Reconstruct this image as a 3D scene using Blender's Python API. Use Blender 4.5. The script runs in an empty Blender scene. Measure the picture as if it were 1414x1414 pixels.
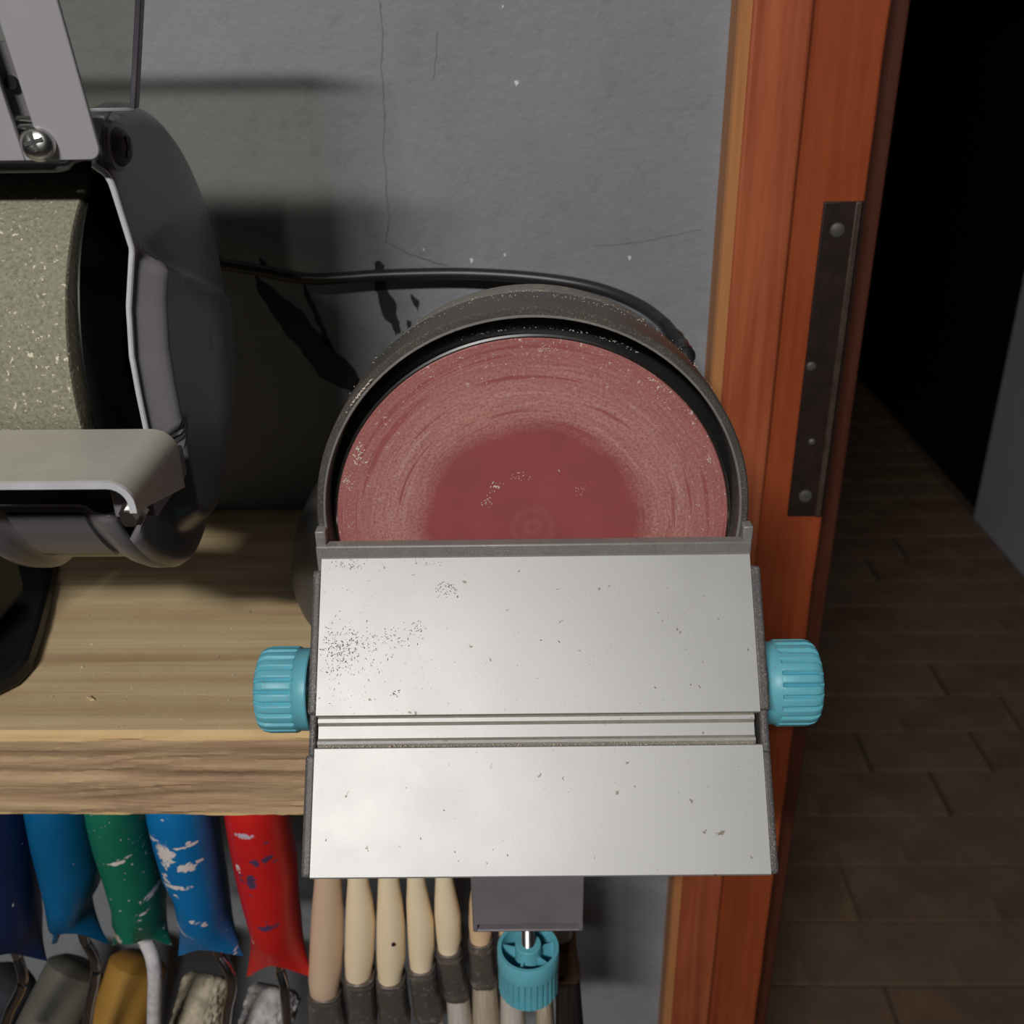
import bpy, bmesh, math, random
import numpy as np
from mathutils import Vector, Matrix
random.seed(7)
rng = np.random.default_rng(5)
S = bpy.context.scene
COL = S.collection
H = 1.45                      # height of the camera above the floor; coordinates below are taken from the camera, +Y to the wall

# ------------------------------------------------------------------ camera
FP = 1416.0
dn = np.array([48, 2839, 1416.]); dn /= np.linalg.norm(dn)
ux = np.array([1, -.0063, -.0212]); ux -= ux.dot(dn)*dn; ux /= np.linalg.norm(ux)
fy = np.cross(ux, -dn)
if fy[2] < 0: fy = -fy
def c2w(v):
    v = np.asarray(v, float); return np.array([v @ ux, v @ fy, -(v @ dn)])
def ray(px, py): return c2w([(px-707)/FP, (py-707)/FP, 1.])
def onY(px, py, Y): r = ray(px, py); return tuple(r*Y/r[1])
def onZ(px, py, Z): r = ray(px, py); return tuple(r*Z/r[2])
def onX(px, py, X): r = ray(px, py); return tuple(r*X/r[0])
cd = bpy.data.cameras.new('camera'); cam = bpy.data.objects.new('camera', cd); COL.objects.link(cam)
R_, D_, F_ = c2w([1, 0, 0]), c2w([0, 1, 0]), c2w([0, 0, 1])
m = Matrix.Identity(4)
for i in range(3):
    m[i][0] = R_[i]; m[i][1] = -D_[i]; m[i][2] = -F_[i]
m[2][3] = H
cam.matrix_world = m
cd.sensor_fit = 'HORIZONTAL'; cd.sensor_width = 36; cd.lens = 36*FP/1414
cd.clip_start = .01; cd.clip_end = 50
cd.dof.use_dof = True; cd.dof.focus_distance = .385; cd.dof.aperture_fstop = 17
S.camera = cam

# ------------------------------------------------------------------ world, lamps, exposure
S.view_settings.view_transform = 'Standard'; S.view_settings.look = 'None'
S.view_settings.gamma = 1; S.view_settings.use_curve_mapping = False
S.view_settings.exposure = 0.0
w = bpy.data.worlds.new('world'); S.world = w; w.use_nodes = True
w.node_tree.nodes['Background'].inputs[0].default_value = (.86, .93, 1.0, 1)
w.node_tree.nodes['Background'].inputs[1].default_value = .009
def area(name, loc, target, sx, sy, power, col):
    l = bpy.data.lights.new(name, 'AREA'); l.shape = 'RECTANGLE'; l.size = sx; l.size_y = sy
    l.energy = power; l.color = col
    o = bpy.data.objects.new(name, l); COL.objects.link(o)
    o.location = Vector(loc)+Vector((0, 0, H))
    o.rotation_euler = (Vector(target)-Vector(loc)).to_track_quat('-Z', 'Y').to_euler()
    return o
area('tube_lamp_light', (-.50, -1.37, 1.12), (0, .42, -.2), .50, .06, 36, (1.0, .97, .93))

# ------------------------------------------------------------------ materials
def lin(c): return tuple(((x/255/12.92) if x/255 <= .04045 else ((x/255+.055)/1.055)**2.4) for x in c)+(1,)
class NT:
    def __init__(s, name):
        s.m = bpy.data.materials.new(name); s.m.use_nodes = True
        s.t = s.m.node_tree; s.b = s.t.nodes['Principled BSDF']; s._c = {}
    def n(s, typ, **kw):
        x = s.t.nodes.new(typ)
        for k, v in kw.items():
            if k.startswith('_'): setattr(x, k[1:], v)
            else: x.inputs[k.replace('0', ' ')].default_value = v
        return x
    def l(s, a, b): s.t.links.new(a, b)
    def co(s, kind='Object', scale=(1, 1, 1), loc=(0, 0, 0)):
        tc = s.t.nodes.new('ShaderNodeTexCoord'); mp = s.t.nodes.new('ShaderNodeMapping')
        mp.inputs['Scale'].default_value = scale; mp.inputs['Location'].default_value = loc
        s.l(tc.outputs[kind], mp.inputs[0]); return mp.outputs[0]
    def noise(s, vec, scale, detail=4, rough=.55, dist=0):
        x = s.t.nodes.new('ShaderNodeTexNoise'); s.l(vec, x.inputs['Vector'])
        x.inputs['Scale'].default_value = scale; x.inputs['Detail'].default_value = detail
        x.inputs['Roughness'].default_value = rough; x.inputs['Distortion'].default_value = dist
        return x.outputs[0]
    def ramp(s, fac, stops, interp='LINEAR'):
        x = s.t.nodes.new('ShaderNodeValToRGB'); s.l(fac, x.inputs[0]); e = x.color_ramp.elements
        x.color_ramp.interpolation = interp
        while len(e) < len(stops): e.new(.5)
        for i, (p, c) in enumerate(stops): e[i].position = p; e[i].color = c if len(c) == 4 else tuple(c)+(1,)
        return x.outputs[0]
    def mix(s, fac, a, b, mode='MIX'):
        x = s.t.nodes.new('ShaderNodeMix'); x.data_type = 'RGBA'; x.blend_type = mode
        for v, i in ((fac, 0), (a, 6), (b, 7)):
            if hasattr(v, 'is_linked') or isinstance(v, bpy.types.NodeSocket): s.l(v, x.inputs[i])
            else: x.inputs[i].default_value = v
        return x.outputs[2]
    def math(s, op, a, b=0.0, c=0.0):
        x = s.t.nodes.new('ShaderNodeMath'); x.operation = op
        for i, v in enumerate((a, b, c)):
            if isinstance(v, bpy.types.NodeSocket): s.l(v, x.inputs[i])
            else: x.inputs[i].default_value = v
        return x.outputs[0]
    def bump(s, h, strength=.3, dist=.001):
        x = s.t.nodes.new('ShaderNodeBump'); s.l(h, x.inputs['Height'])
        x.inputs['Strength'].default_value = strength; x.inputs['Distance'].default_value = dist
        s.l(x.outputs[0], s.b.inputs['Normal'])
    def set(s, col=None, rough=None, metal=None, spec=None):
        for k, v in (('Base Color', col), ('Roughness', rough), ('Metallic', metal), ('Specular IOR Level', spec)):
            if v is None: continue
            if isinstance(v, bpy.types.NodeSocket): s.l(v, s.b.inputs[k])
            else: s.b.inputs[k].default_value = v
        return s.m
def bw(v): return (v, v, v, 1)

def mat_plain(name, col, rough=.5, metal=0, spec=.5, var=.12, vs=60, bump=0, bs=800, dust=0, dustcol=(150, 140, 125), ds=500):
    t = NT(name); v = t.co()
    n = t.noise(v, vs, 5)
    c = lin(col)
    a = tuple(min(1, x*(1+var)) for x in c[:3])+(1,); b = tuple(x*(1-var) for x in c[:3])+(1,)
    cc = t.ramp(n, [(.3, b), (.7, a)])
    if dust:
        d = t.noise(v, ds, 3, .6); d2 = t.noise(v, 35, 3)
        k = t.math('MULTIPLY', t.ramp(d, [(.58-.12*dust, bw(0)), (.66, bw(1))]), t.ramp(d2, [(.35, bw(.1)), (.65, bw(1))]))
        cc = t.mix(k, cc, lin(dustcol))
    t.set(cc, rough, metal, spec)
    if bump: t.bump(t.noise(v, bs, 3), bump, .0006)
    return t.m

def mat_wood(name, c1, c2, c3, axis=0, scale=1.0, rough=.55, bump=.3, knots=0, along=14):
    t = NT(name)
    sc = [130*scale]*3; sc[axis] = along*scale*.35
    v = t.co(scale=tuple(sc))
    n = t.noise(v, 1.0, 8, .6, .6)
    v2 = t.co(scale=tuple(x*.16 for x in sc)); n2 = t.noise(v2, 1.2, 4, .5, 1.6)
    v3 = t.co(scale=(9, 9, 9)); n3 = t.noise(v3, 1.5, 4)
    c = t.ramp(n, [(.25, lin(c1)), (.5, lin(c2)), (.75, lin(c3))])
    c = t.mix(t.ramp(n2, [(.35, bw(.0)), (.75, bw(.55))]), c, lin(c1))
    c = t.mix(t.ramp(n3, [(.3, bw(.0)), (.8, bw(.45))]), c, lin(c3))
    if knots:
        vo = t.n('ShaderNodeTexVoronoi'); vv = t.co(scale=(9, 9, 5)); t.l(vv, vo.inputs['Vector']); vo.inputs['Scale'].default_value = 1.3
        c = t.mix(t.ramp(vo.outputs['Distance'], [(.0, bw(.75)), (.11, bw(0))]), c, lin(tuple(x*.45 for x in c1)))
    t.set(c, rough, 0, .35)
    t.bump(n, bump, .0012)
    return t.m

M = {}
# painted plaster
t = NT('painted_plaster'); v = t.co(scale=(1, 1, 1))
n1 = t.noise(v, 7, 6, .6); n2 = t.noise(v, 240, 4, .6); n3 = t.noise(v, 60, 5, .6)
c = t.ramp(n1, [(.3, lin((133, 137, 143))), (.7, lin((146, 149, 154)))])
c = t.mix(t.ramp(n3, [(.33, bw(.35)), (.45, bw(0))]), c, lin((118, 122, 127)))
t.set(c, .62, 0, .3)
hsum = t.math('ADD', t.math('MULTIPLY', n2, .5), n3)
t.bump(hsum, .42, .0016)
M['wall'] = t.m
t = NT('lower_room_plaster'); v = t.co()
t.set(t.ramp(t.noise(v, 3, 5), [(.3, lin((185, 187, 203))), (.7, lin((200, 202, 216)))]), .75, 0, .3); t.bump(t.noise(v, 60, 5), .4, .003)
M['wall2'] = t.m
M['casing'] = mat_wood('stained_casing_wood', (122, 54, 34), (168, 85, 55), (190, 110, 72), 2, .75, .42, .18, 1)
M['casing_edge'] = mat_wood('lit_casing_edge', (176, 112, 66), (200, 138, 88), (188, 124, 78), 2, .9, .5, .15)  # pale wood stands in for light on the casing's side face
M['jamb'] = mat_wood('stained_jamb_wood', (118, 50, 30), (154, 72, 40), (176, 90, 50), 2, .7, .4, .15, 1)
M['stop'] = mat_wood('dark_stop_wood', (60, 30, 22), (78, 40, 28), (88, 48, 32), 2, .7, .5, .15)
M['plank'] = mat_wood('rough_shelf_wood', (158, 122, 88), (206, 182, 140), (222, 204, 162), 0, .8, .7, .5, 0, 10)
M['plank_front'] = mat_wood('rough_sawn_front_wood', (112, 80, 62), (186, 154, 122), (222, 194, 152), 0, 1.25, .75, .9, 0, 16)
M['plank_edge'] = mat_wood('pale_worn_shelf_edge', (196, 158, 108), (224, 190, 136), (236, 206, 154), 0, 1.0, .7, .4, 0, 14)
M['rail'] = mat_wood('rail_wood', (90, 70, 50), (110, 85, 60), (125, 98, 70), 0)
t = NT('floor_tile'); v = t.co()
oi = t.n('ShaderNodeObjectInfo')
tc = t.n('ShaderNodeTexCoord')
n = t.noise(v, 11, 5, .6)
c = t.ramp(n, [(.25, lin((92, 71, 56))), (.55, lin((122, 98, 79))), (.8, lin((140, 118, 93)))])
c = t.mix(t.math('MULTIPLY', oi.outputs['Random'], .55), c, lin((128, 108, 92)))
t.set(c, .6, 0, .35); t.bump(n, .3, .002)
M['tile'] = t.m
M['grout'] = mat_plain('tile_grout', (88, 72, 58), .9)
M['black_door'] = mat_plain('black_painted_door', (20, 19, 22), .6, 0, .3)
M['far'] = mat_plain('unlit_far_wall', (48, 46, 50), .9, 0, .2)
M['iron'] = mat_plain('blackened_strike_iron', (46, 34, 30), .5, .3, .5, .3, 90, .3, 300)
M['lipiron'] = mat_plain('brown_rubbed_iron', (82, 64, 56), .45, .3, .5, .3, 120)
M['screwsteel'] = mat_plain('zinc_screw_steel', (205, 205, 200), .28, 1, .5, .1, 300)
M['darkscrew'] = mat_plain('dull_screw', (90, 88, 86), .5, .3, .5, .2, 300)
# sander
M['alu'] = None
t = NT('brushed_aluminium_table'); v = t.co(scale=(60, 900, 900)); v2 = t.co()
n = t.noise(v2, 1400, 3, .6); n2 = t.noise(v2, 30, 5, .6)
c = t.ramp(n2, [(.3, lin((172, 172, 171))), (.7, lin((179, 179, 178)))])
sp = t.ramp(t.noise(v2, 330, 2, .5), [(.72, bw(0)), (.76, bw(1))])
c = t.mix(sp, c, lin((130, 120, 110)))
t.set(c, t.ramp(n2, [(.3, bw(.48)), (.7, bw(.53))]), .55, .5)
t.bump(n, .06, .0002)
M['alu'] = t.m
M['alu_slot'] = mat_plain('dusty_slot_aluminium', (168, 163, 152), .55, 0, .5, .12, 300, .1, 900)
M['steel'] = mat_plain('polished_backing_plate', (215, 215, 215), .22, 1)
M['shroud'] = mat_plain('dusty_grey_shroud', (84, 79, 74), .42, .1, .5, .12, 50, .1, 900, .5, (140, 132, 120), 1600)
M['housing'] = mat_plain('grey_motor_housing', (128, 124, 116), .55, 0, .4, .12, 30, .1, 600, .5, (165, 158, 146))
M['base'] = mat_plain('dark_grey_base', (74, 72, 74), .42, 0, .5)
M['inner'] = mat_plain('black_shroud_inside', (20, 20, 23), .5, 0, .4, .2, 50, 0, 900)
M['bar'] = mat_plain('worn_grey_crossbar', (140, 138, 135), .5, .2, .5, .08, 200, .1, 900, .3, (170, 165, 155), 1500)
M['cap'] = mat_plain('dusty_dark_end_cap', (84, 82, 83), .5, 0, .4, .12, 200, .2, 900, .6, (158, 150, 140), 1500)
M['clamp'] = mat_plain('grey_cast_clamp', (124, 119, 124), .5, .1, .4, .08, 60)
M['knob'] = mat_plain('turquoise_knob_plastic', (104, 186, 204), .42, 0, .45, .06, 60, .04, 900, .2, (130, 160, 165), 900)
# abrasive
t = NT('red_abrasive_paper'); tc = t.n('ShaderNodeTexCoord'); sep = t.n('ShaderNodeSeparateXYZ'); t.l(tc.outputs['Object'], sep.inputs[0])
DZ = .1144
x_, z_ = sep.outputs[0], t.math('SUBTRACT', sep.outputs[2], DZ)
r = t.math('DIVIDE', t.math('SQRT', t.math('ADD', t.math('MULTIPLY', x_, x_), t.math('MULTIPLY', z_, z_))), .075)
ang = t.math('ARCTAN2', z_, x_)
cmb = t.n('ShaderNodeCombineXYZ'); t.l(t.math('MULTIPLY', r, 26), cmb.inputs[0]); t.l(t.math('MULTIPLY', t.math('SINE', ang), .9), cmb.inputs[1]); t.l(t.math('MULTIPLY', t.math('COSINE', ang), .9), cmb.inputs[2])
ring = t.noise(cmb.outputs[0], 1.3, 5, .6)
v = tc.outputs['Object']
g = t.noise(v, 900, 4, .7); g2 = t.noise(v, 2300, 2, .6); g3 = t.noise(v, 40, 4, .6)
rr = t.math('ADD', r, t.math('ADD', t.math('MULTIPLY', t.math('SUBTRACT', g3, .5), .10), t.math('MULTIPLY', t.math('SUBTRACT', g, .5), .10)))
worn = t.ramp(rr, [(.52, bw(0)), (.62, bw(.75)), (.74, bw(.9)), (.86, bw(.62)), (.99, bw(.42))])
wr = t.math('MULTIPLY', worn, t.ramp(ring, [(.36, bw(.15)), (.46, bw(.9)), (.55, bw(.55)), (.64, bw(1))]))
wr = t.math('MULTIPLY', wr, t.ramp(g, [(.36, bw(.30)), (.58, bw(1.0))]))
c = t.ramp(g3, [(.3, lin((150, 76, 78))), (.7, lin((163, 85, 84)))])
c = t.mix(wr, c, lin((206, 164, 152)))
specm = t.math('MULTIPLY', t.ramp(t.noise(v, 420, 3, .65), [(.64, bw(0)), (.68, bw(1))]), t.ramp(r, [(.5, bw(0)), (.72, bw(.35)), (.9, bw(1))]))
c = t.mix(specm, c, lin((215, 190, 180)))
hub = t.ramp(t.math('ADD', r, t.math('MULTIPLY', t.math('SUBTRACT', ring, .5), .05)), [(0, bw(.0)), (.03, bw(.14)), (.07, bw(.03)), (.10, bw(.12)), (.13, bw(0))])
c = t.mix(hub, c, lin((190, 140, 135)))
t.set(c, .8, 0, .25); t.bump(g2, .35, .0003)
M['abrasive'] = t.m
# grinder
M['guard'] = mat_plain('grey_painted_guard', (122, 119, 124), .3, 0, .55, .05, 20)
M['light_grey'] = mat_plain('light_grey_bracket', (176, 174, 180), .38, 0, .5, .04, 20)
M['rest'] = mat_plain('dusty_tool_rest', (192, 188, 176), .45, .1, .5, .05, 60, .08, 800, .25, (205, 200, 190), 500)
M['lip'] = mat_plain('bright_edge', (222, 222, 228), .3, .15)
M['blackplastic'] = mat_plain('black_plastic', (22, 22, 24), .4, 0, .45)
M['castbase'] = mat_plain('green_grey_cast_base', (92, 98, 94), .6, 0, .3)
t = NT('grinding_wheel_grit'); v = t.co(); g = t.noise(v, 700, 4, .7); g2 = t.noise(v, 60, 4)
c = t.ramp(g, [(.25, lin((110, 108, 92))), (.5, lin((146, 144, 124))), (.8, lin((172, 168, 148)))])
sp = t.math('MULTIPLY', t.ramp(t.noise(v, 520, 2, .6), [(.64, bw(0)), (.68, bw(1))]), t.ramp(g2, [(.42, bw(0)), (.6, bw(1))]))
c = t.mix(sp, c, lin((235, 222, 200))); t.set(c, .85, 0, .3); t.bump(g, .7, .0008)
M['wheel'] = t.m
t = NT('clear_shield_plastic')
tr_ = t.n('ShaderNodeBsdfTransparent'); tr_.inputs[0].default_value = (.87, .875, .82, 1)
gl_ = t.n('ShaderNodeBsdfGlossy'); gl_.inputs['Roughness'].default_value = .05
fr_n = t.n('ShaderNodeFresnel'); mx_ = t.n('ShaderNodeMixShader'); t.l(fr_n.outputs[0], mx_.inputs[0]); t.l(tr_.outputs[0], mx_.inputs[1]); t.l(gl_.outputs[0], mx_.inputs[2])
t.l(mx_.outputs[0], [x for x in t.t.nodes if x.type == 'OUTPUT_MATERIAL'][0].inputs['Surface'])
M['clear'] = t.m
M['shield_edge'] = mat_plain('smoky_shield_edge', (120, 112, 126), .3)
M['cord'] = mat_plain('black_rubber_cord', (46, 44, 44), .38, 0, .5)
# paint things
YG = .42
def mat_grip(name, col, amount, scol=(225, 215, 215), scale=55, top=None, stains=()):
    """stains: (px, py, rx, ry, colour) dried paint of its own shape on the grip"""
    t = NT(name); v = t.co()
    n = t.noise(v, 20, 4); c = lin(col)
    cc = t.ramp(n, [(.3, tuple(x*.88 for x in c[:3])+(1,)), (.7, tuple(min(1, x*1.1) for x in c[:3])+(1,))])
    v2 = t.co(scale=(1, 1, 1.7))
    a = t.ramp(t.noise(v2, scale*1.8, 5, .62, .6), [(.66-amount, bw(0)), (.685-amount, bw(1))])
    b = t.ramp(t.noise(v2, scale*5, 3, .6), [(.68-amount*.5, bw(0)), (.70-amount*.5, bw(1))])
    k = t.math('MAXIMUM', a, b)
    cc = t.mix(k, cc, lin(scol))
    if stains:
        cx = (onY(top[0], 1128, YG)[0]+onY(top[1], 1128, YG)[0])/2; zr_ = -.3462-.014
        sp_ = t.n('ShaderNodeSeparateXYZ'); t.l(v, sp_.inputs[0])
        nz1 = t.noise(v, 260, 5, .7, .8)
        for (px, py, rx, ry, c_) in stains:
            q = onY(px, py, YG-.016); kx, kz = 1/(rx*.00041), 1/(ry*.00041)
            dx = t.math('MULTIPLY', t.math('SUBTRACT', sp_.outputs[0], q[0]-cx), kx); dz = t.math('MULTIPLY', t.math('SUBTRACT', sp_.outputs[2], q[2]-zr_), kz)
            d2 = t.math('ADD', t.math('ADD', t.math('MULTIPLY', dx, dx), t.math('MULTIPLY', dz, dz)), t.math('MULTIPLY', t.math('SUBTRACT', nz1, .5), 5.5))
            kk = t.ramp(d2, [(.55, bw(1)), (.75, bw(0))]); cc = t.mix(kk, cc, lin(c_))
    t.set(cc, .38, 0, .5); t.bump(k, .3, .0008)
    return t.m
M['g_navy'] = mat_grip('navy_grip', (22, 38, 78), -.1)
M['g_blue'] = mat_grip('blue_grip', (8, 96, 146), -.09)
M['g_green'] = mat_grip('green_grip', (24, 112, 86), -.01, top=(117, 200), stains=((203, 1256, 12, 5, (228, 216, 212)), (158, 1304, 12, 12, (190, 180, 168)), (158, 1196, 14, 3, (228, 216, 212)), (197, 1272, 6, 3, (228, 216, 212))))
M['g_blue2'] = mat_grip('splashed_blue_grip', (14, 114, 178), .05, scale=13, top=(195, 290), stains=((224, 1186, 13, 24, (228, 216, 212)), (254, 1203, 14, 7, (228, 216, 212)), (240, 1229, 24, 4, (228, 216, 212)), (326, 1314, 8, 9, (228, 216, 212)), (248, 1175, 16, 3, (228, 216, 212)), (300, 1240, 6, 22, (52, 30, 48))))
M['g_red'] = mat_grip('red_grip', (208, 34, 32), .012, (92, 62, 92), 13, top=(308, 394), stains=((338, 1158, 15, 5, (200, 180, 200)), (346, 1220, 9, 15, (84, 58, 92)), (350, 1194, 7, 7, (84, 58, 92)), (368, 1193, 7, 5, (84, 58, 92)), (368, 1285, 16, 6, (84, 58, 92)), (326, 1208, 4, 8, (228, 216, 212)), (345, 1310, 3, 9, (235, 150, 140))))
M['wire'] = mat_plain('chromed_wire', (190, 186, 188), .2, 1)
M['wire_w'] = mat_plain('paint_caked_wire', (208, 204, 206), .6, 0, .3, .2, 200, .6, 500)
M['s_dark'] = mat_plain('dark_sleeve', (58, 60, 66), .8, 0, .2, .2, 50)
M['s_grey'] = mat_plain('grey_sleeve', (100, 98, 90), .8, 0, .2, .15, 50)
M['s_ochre'] = mat_plain('ochre_sleeve', (166, 124, 56), .6, 0, .3, .12, 30)
M['s_beige'] = mat_plain('fluffy_beige_sleeve', (176, 166, 146), .95, 0, .1, .3, 120, 1, 260)
M['s_white'] = mat_plain('fluffy_grey_sleeve', (176, 174, 174), .95, 0, .1, .3, 120, 1, 260)
def mat_handle(name, a, b):
    return mat_wood(name, a, tuple((x+y)/2 for x, y in zip(a, b)), b, 2, .35, .5, .06)
M['h1'] = mat_handle('tan_brush_wood', (214, 182, 152), (230, 200, 172))
M['h2'] = mat_handle('pale_brush_wood', (250, 222, 182), (255, 238, 206))
M['h3'] = mat_handle('orange_brush_wood', (228, 188, 144), (240, 208, 168))
M['hw'] = mat_plain('white_caked_wood', (222, 212, 204), .6, 0, .3, .1, 80)
M['ferrule'] = mat_plain('dull_dark_ferrule', (112, 104, 98), .42, .5, .5, .12, 60, .1, 300, .15, (170, 165, 160), 300)
M['ferrule_b'] = mat_plain('rusty_brown_ferrule', (104, 80, 60), .5, .3, .5, .2, 60)
def mat_bristle(name, c1, c2):
    t = NT(name); v = t.co(scale=(500, 500, 14)); n = t.noise(v, 1, 4, .6)
    t.set(t.ramp(n, [(.3, lin(c1)), (.7, lin(c2))]), .7, 0, .3); t.bump(n, .6, .001); return t.m
M['b1'] = mat_bristle('pale_bristle', (170, 152, 128), (214, 200, 178))
M['b2'] = mat_bristle('white_bristle', (190, 180, 170), (224, 216, 206))
M['b3'] = mat_bristle('black_bristle', (22, 20, 20), (48, 42, 40))
M['smear'] = mat_plain('black_paint_smear', (42, 42, 47), .5, 0, .4)
M['crack'] = mat_plain('hairline_crack', (108, 109, 112), .9)
M['chip'] = mat_plain('white_plaster_chip', (225, 225, 228), .9)
M['dust'] = mat_plain('sawdust_grain', (104, 97, 86), .9, 0, .1, .4, 900)
M['paledust'] = mat_plain('pale_dust_grain', (222, 206, 190), .9, 0, .1, .1, 900)

# ------------------------------------------------------------------ mesh helpers
class MB:
    def __init__(s): s.v = []; s.f = []; s.mi = []
    def add(s, vs, fs, mi=0):
        o = len(s.v); s.v += [tuple(map(float, p)) for p in vs]; s.f += [tuple(o+i for i in f) for f in fs]; s.mi += [mi]*len(fs); return s
    def box(s, a, b, mi=0):
        (x0, y0, z0), (x1, y1, z1) = a, b
        return s.hexa([(x0, y0, z0), (x1, y0, z0), (x1, y1, z0), (x0, y1, z0), (x0, y0, z1), (x1, y0, z1), (x1, y1, z1), (x0, y1, z1)], mi)
    def hexa(s, p, mi=0):
        return s.add(p, [(0, 3, 2, 1), (4, 5, 6, 7), (0, 1, 5, 4), (1, 2, 6, 5), (2, 3, 7, 6), (3, 0, 4, 7)], mi)
    def loft(s, rings, closed=True, caps=True, mi=0):
        n = len(rings[0]); vs = [p for r in rings for p in r]; fs = []
        for i in range(len(rings)-1):
            for j in range(n if closed else n-1):
                k = (j+1) % n
                fs.append((i*n+j, i*n+k, (i+1)*n+k, (i+1)*n+j))
        if caps:
            fs.append(tuple(reversed(range(n)))); fs.append(tuple((len(rings)-1)*n+j for j in range(n)))
        return s.add(vs, fs, mi)
    def lathe(s, prof, axis='X', c=(0, 0, 0), n=48, rib=None, caps=True, mi=0):
        """prof = [(along, radius)]; rib(theta, i) returns a radius offset"""
        rings = []
        for i, (a, r) in enumerate(prof):
            ring = []
            for j in range(n):
                th = 2*math.pi*j/n; q = r+(rib(th, i) if rib else 0)
                u, v = q*math.cos(th), q*math.sin(th)
                p = {'X': (a, u, v), 'Y': (u, a, v), 'Z': (u, v, a)}[axis]
                ring.append((p[0]+c[0], p[1]+c[1], p[2]+c[2]))
            rings.append(ring)
        return s.loft(rings, True, caps, mi)
    def tube(s, path, r, n=12, mi=0):
        P = [Vector(p) for p in path]; rings = []; up = Vector((0.13, .31, .94)).normalized()
        for i, p in enumerate(P):
            d = (P[min(i+1, len(P)-1)]-P[max(i-1, 0)]).normalized()
            a = d.cross(up).normalized() if abs(d.dot(up)) < .98 else d.cross(Vector((1, 0, 0))).normalized()
            b = d.cross(a); rad = r[i] if hasattr(r, '__len__') else r
            rings.append([tuple(p+rad*(math.cos(t)*a+math.sin(t)*b)) for t in [2*math.pi*k/n for k in range(n)]])
        return s.loft(rings, True, True, mi)
    def prism(s, poly, fn0, fn1, mi=0):
        n = len(poly); vs = [fn0(p) for p in poly]+[fn1(p) for p in poly]
        return s.add(vs, [tuple(range(n)), tuple(reversed(range(n, 2*n)))]+[(i, n+i, n+(i+1) % n, (i+1) % n) for i in range(n)], mi)
    def build(s, name, mat, parent=None, off=None, bevel=0, smooth=True, angle=32, solid=0, seg=2, sub=0):
        me = bpy.data.meshes.new(name)
        o3 = (0, 0, 0) if off is None else off
        me.from_pydata([(x+o3[0], y+o3[1], z+o3[2]) for x, y, z in s.v], [], s.f)
        mats = mat if isinstance(mat, (list, tuple)) else [mat]
        for mm in mats: me.materials.append(mm)
        for p, k in zip(me.polygons, s.mi): p.material_index = k
        bm = bmesh.new(); bm.from_mesh(me); bmesh.ops.recalc_face_normals(bm, faces=bm.faces); bm.to_mesh(me); bm.free()
        if smooth:
            for p in me.polygons: p.use_smooth = True
            try: me.set_sharp_from_angle(angle=math.radians(angle))
            except Exception: pass
        ob = bpy.data.objects.new(name, me); COL.objects.link(ob)
        if parent: ob.parent = parent
        if solid:
            md = ob.modifiers.new('solid', 'SOLIDIFY'); md.thickness = solid; md.offset = 0
        if bevel:
            md = ob.modifiers.new('bevel', 'BEVEL'); md.width = bevel; md.segments = seg; md.limit_method = 'ANGLE'; md.angle_limit = math.radians(35)
        if sub:
            md = ob.modifiers.new('sub', 'SUBSURF'); md.levels = sub; md.render_levels = sub
        return ob
def catmull(P, k=6):
    P = [Vector(p) for p in P]; out = []
    for i in range(len(P)-1):
        a, b, c, d = P[max(i-1, 0)], P[i], P[i+1], P[min(i+2, len(P)-1)]
        for j in range(k):
            t = j/k
            out.append(.5*((2*b)+(-a+c)*t+(2*a-5*b+4*c-d)*t*t+(-a+3*b-3*c+d)*t**3))
    out.append(P[-1]); return out
def root(name, loc, label, cat, group=None, rz=0):
    o = bpy.data.objects.new(name, None); COL.objects.link(o); o.empty_display_size = .02
    o.location = (loc[0], loc[1], loc[2]+H); o.rotation_euler = (0, 0, rz)
    o['label'] = label; o['category'] = cat
    if group: o['group'] = group
    return o
def setp(o, **k):
    for a, b in k.items(): o[a] = b
    return o
def neg(p): return (-p[0], -p[1], -p[2])
def rrect(x0, x1, y0, y1, r, n=5):
    out = []
    for cx, cy, a0 in ((x1-r, y1-r, 0), (x0+r, y1-r, 90), (x0+r, y0+r, 180), (x1-r, y0+r, 270)):
        for k in range(n+1):
            a = math.radians(a0+90*k/n); out.append((cx+r*math.cos(a), cy+r*math.sin(a)))
    return out
UP = (0, 0, H)

# ------------------------------------------------------------------ setting
YW = .60
def struct(o): o['kind'] = 'structure'; return o
# near wall with its doorway: left panel, the stretch beyond the opening, the piece over it (one mesh)
wm = MB()
wm.box((-2.2, YW, -H), (.112, YW+.16, 1.05)).box((1.02, YW, -H), (2.6, YW+.16, 1.05)).box((.112, YW, .62), (1.02, YW+.16, 1.05))
wall = struct(wm.build('wall_back', M['wall'], None, UP, smooth=False))
def flat(poly, name, mat, th=.0005, Y=YW, label=None):
    b = MB(); b.prism(poly, lambda p: (lambda q: (q[0], q[1]+.0002, q[2]))(onY(p[0], p[1], Y)), lambda p: (lambda q: (q[0], q[1]-th, q[2]))(onY(p[0], p[1], Y)))
    o = b.build(name, mat, wall, UP, smooth=False)
    if label: o['label'] = label
    return o
def rough(poly, amp=1.6, k=3):
    out = []
    for i, p in enumerate(poly):
        q = poly[(i+1) % len(poly)]
        for j in range(k):
            t = j/k; out.append((p[0]+(q[0]-p[0])*t+(random.uniform(-amp, amp) if j else 0), p[1]+(q[1]-p[1])*t+(random.uniform(-amp, amp) if j else 0)))
    return out
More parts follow.
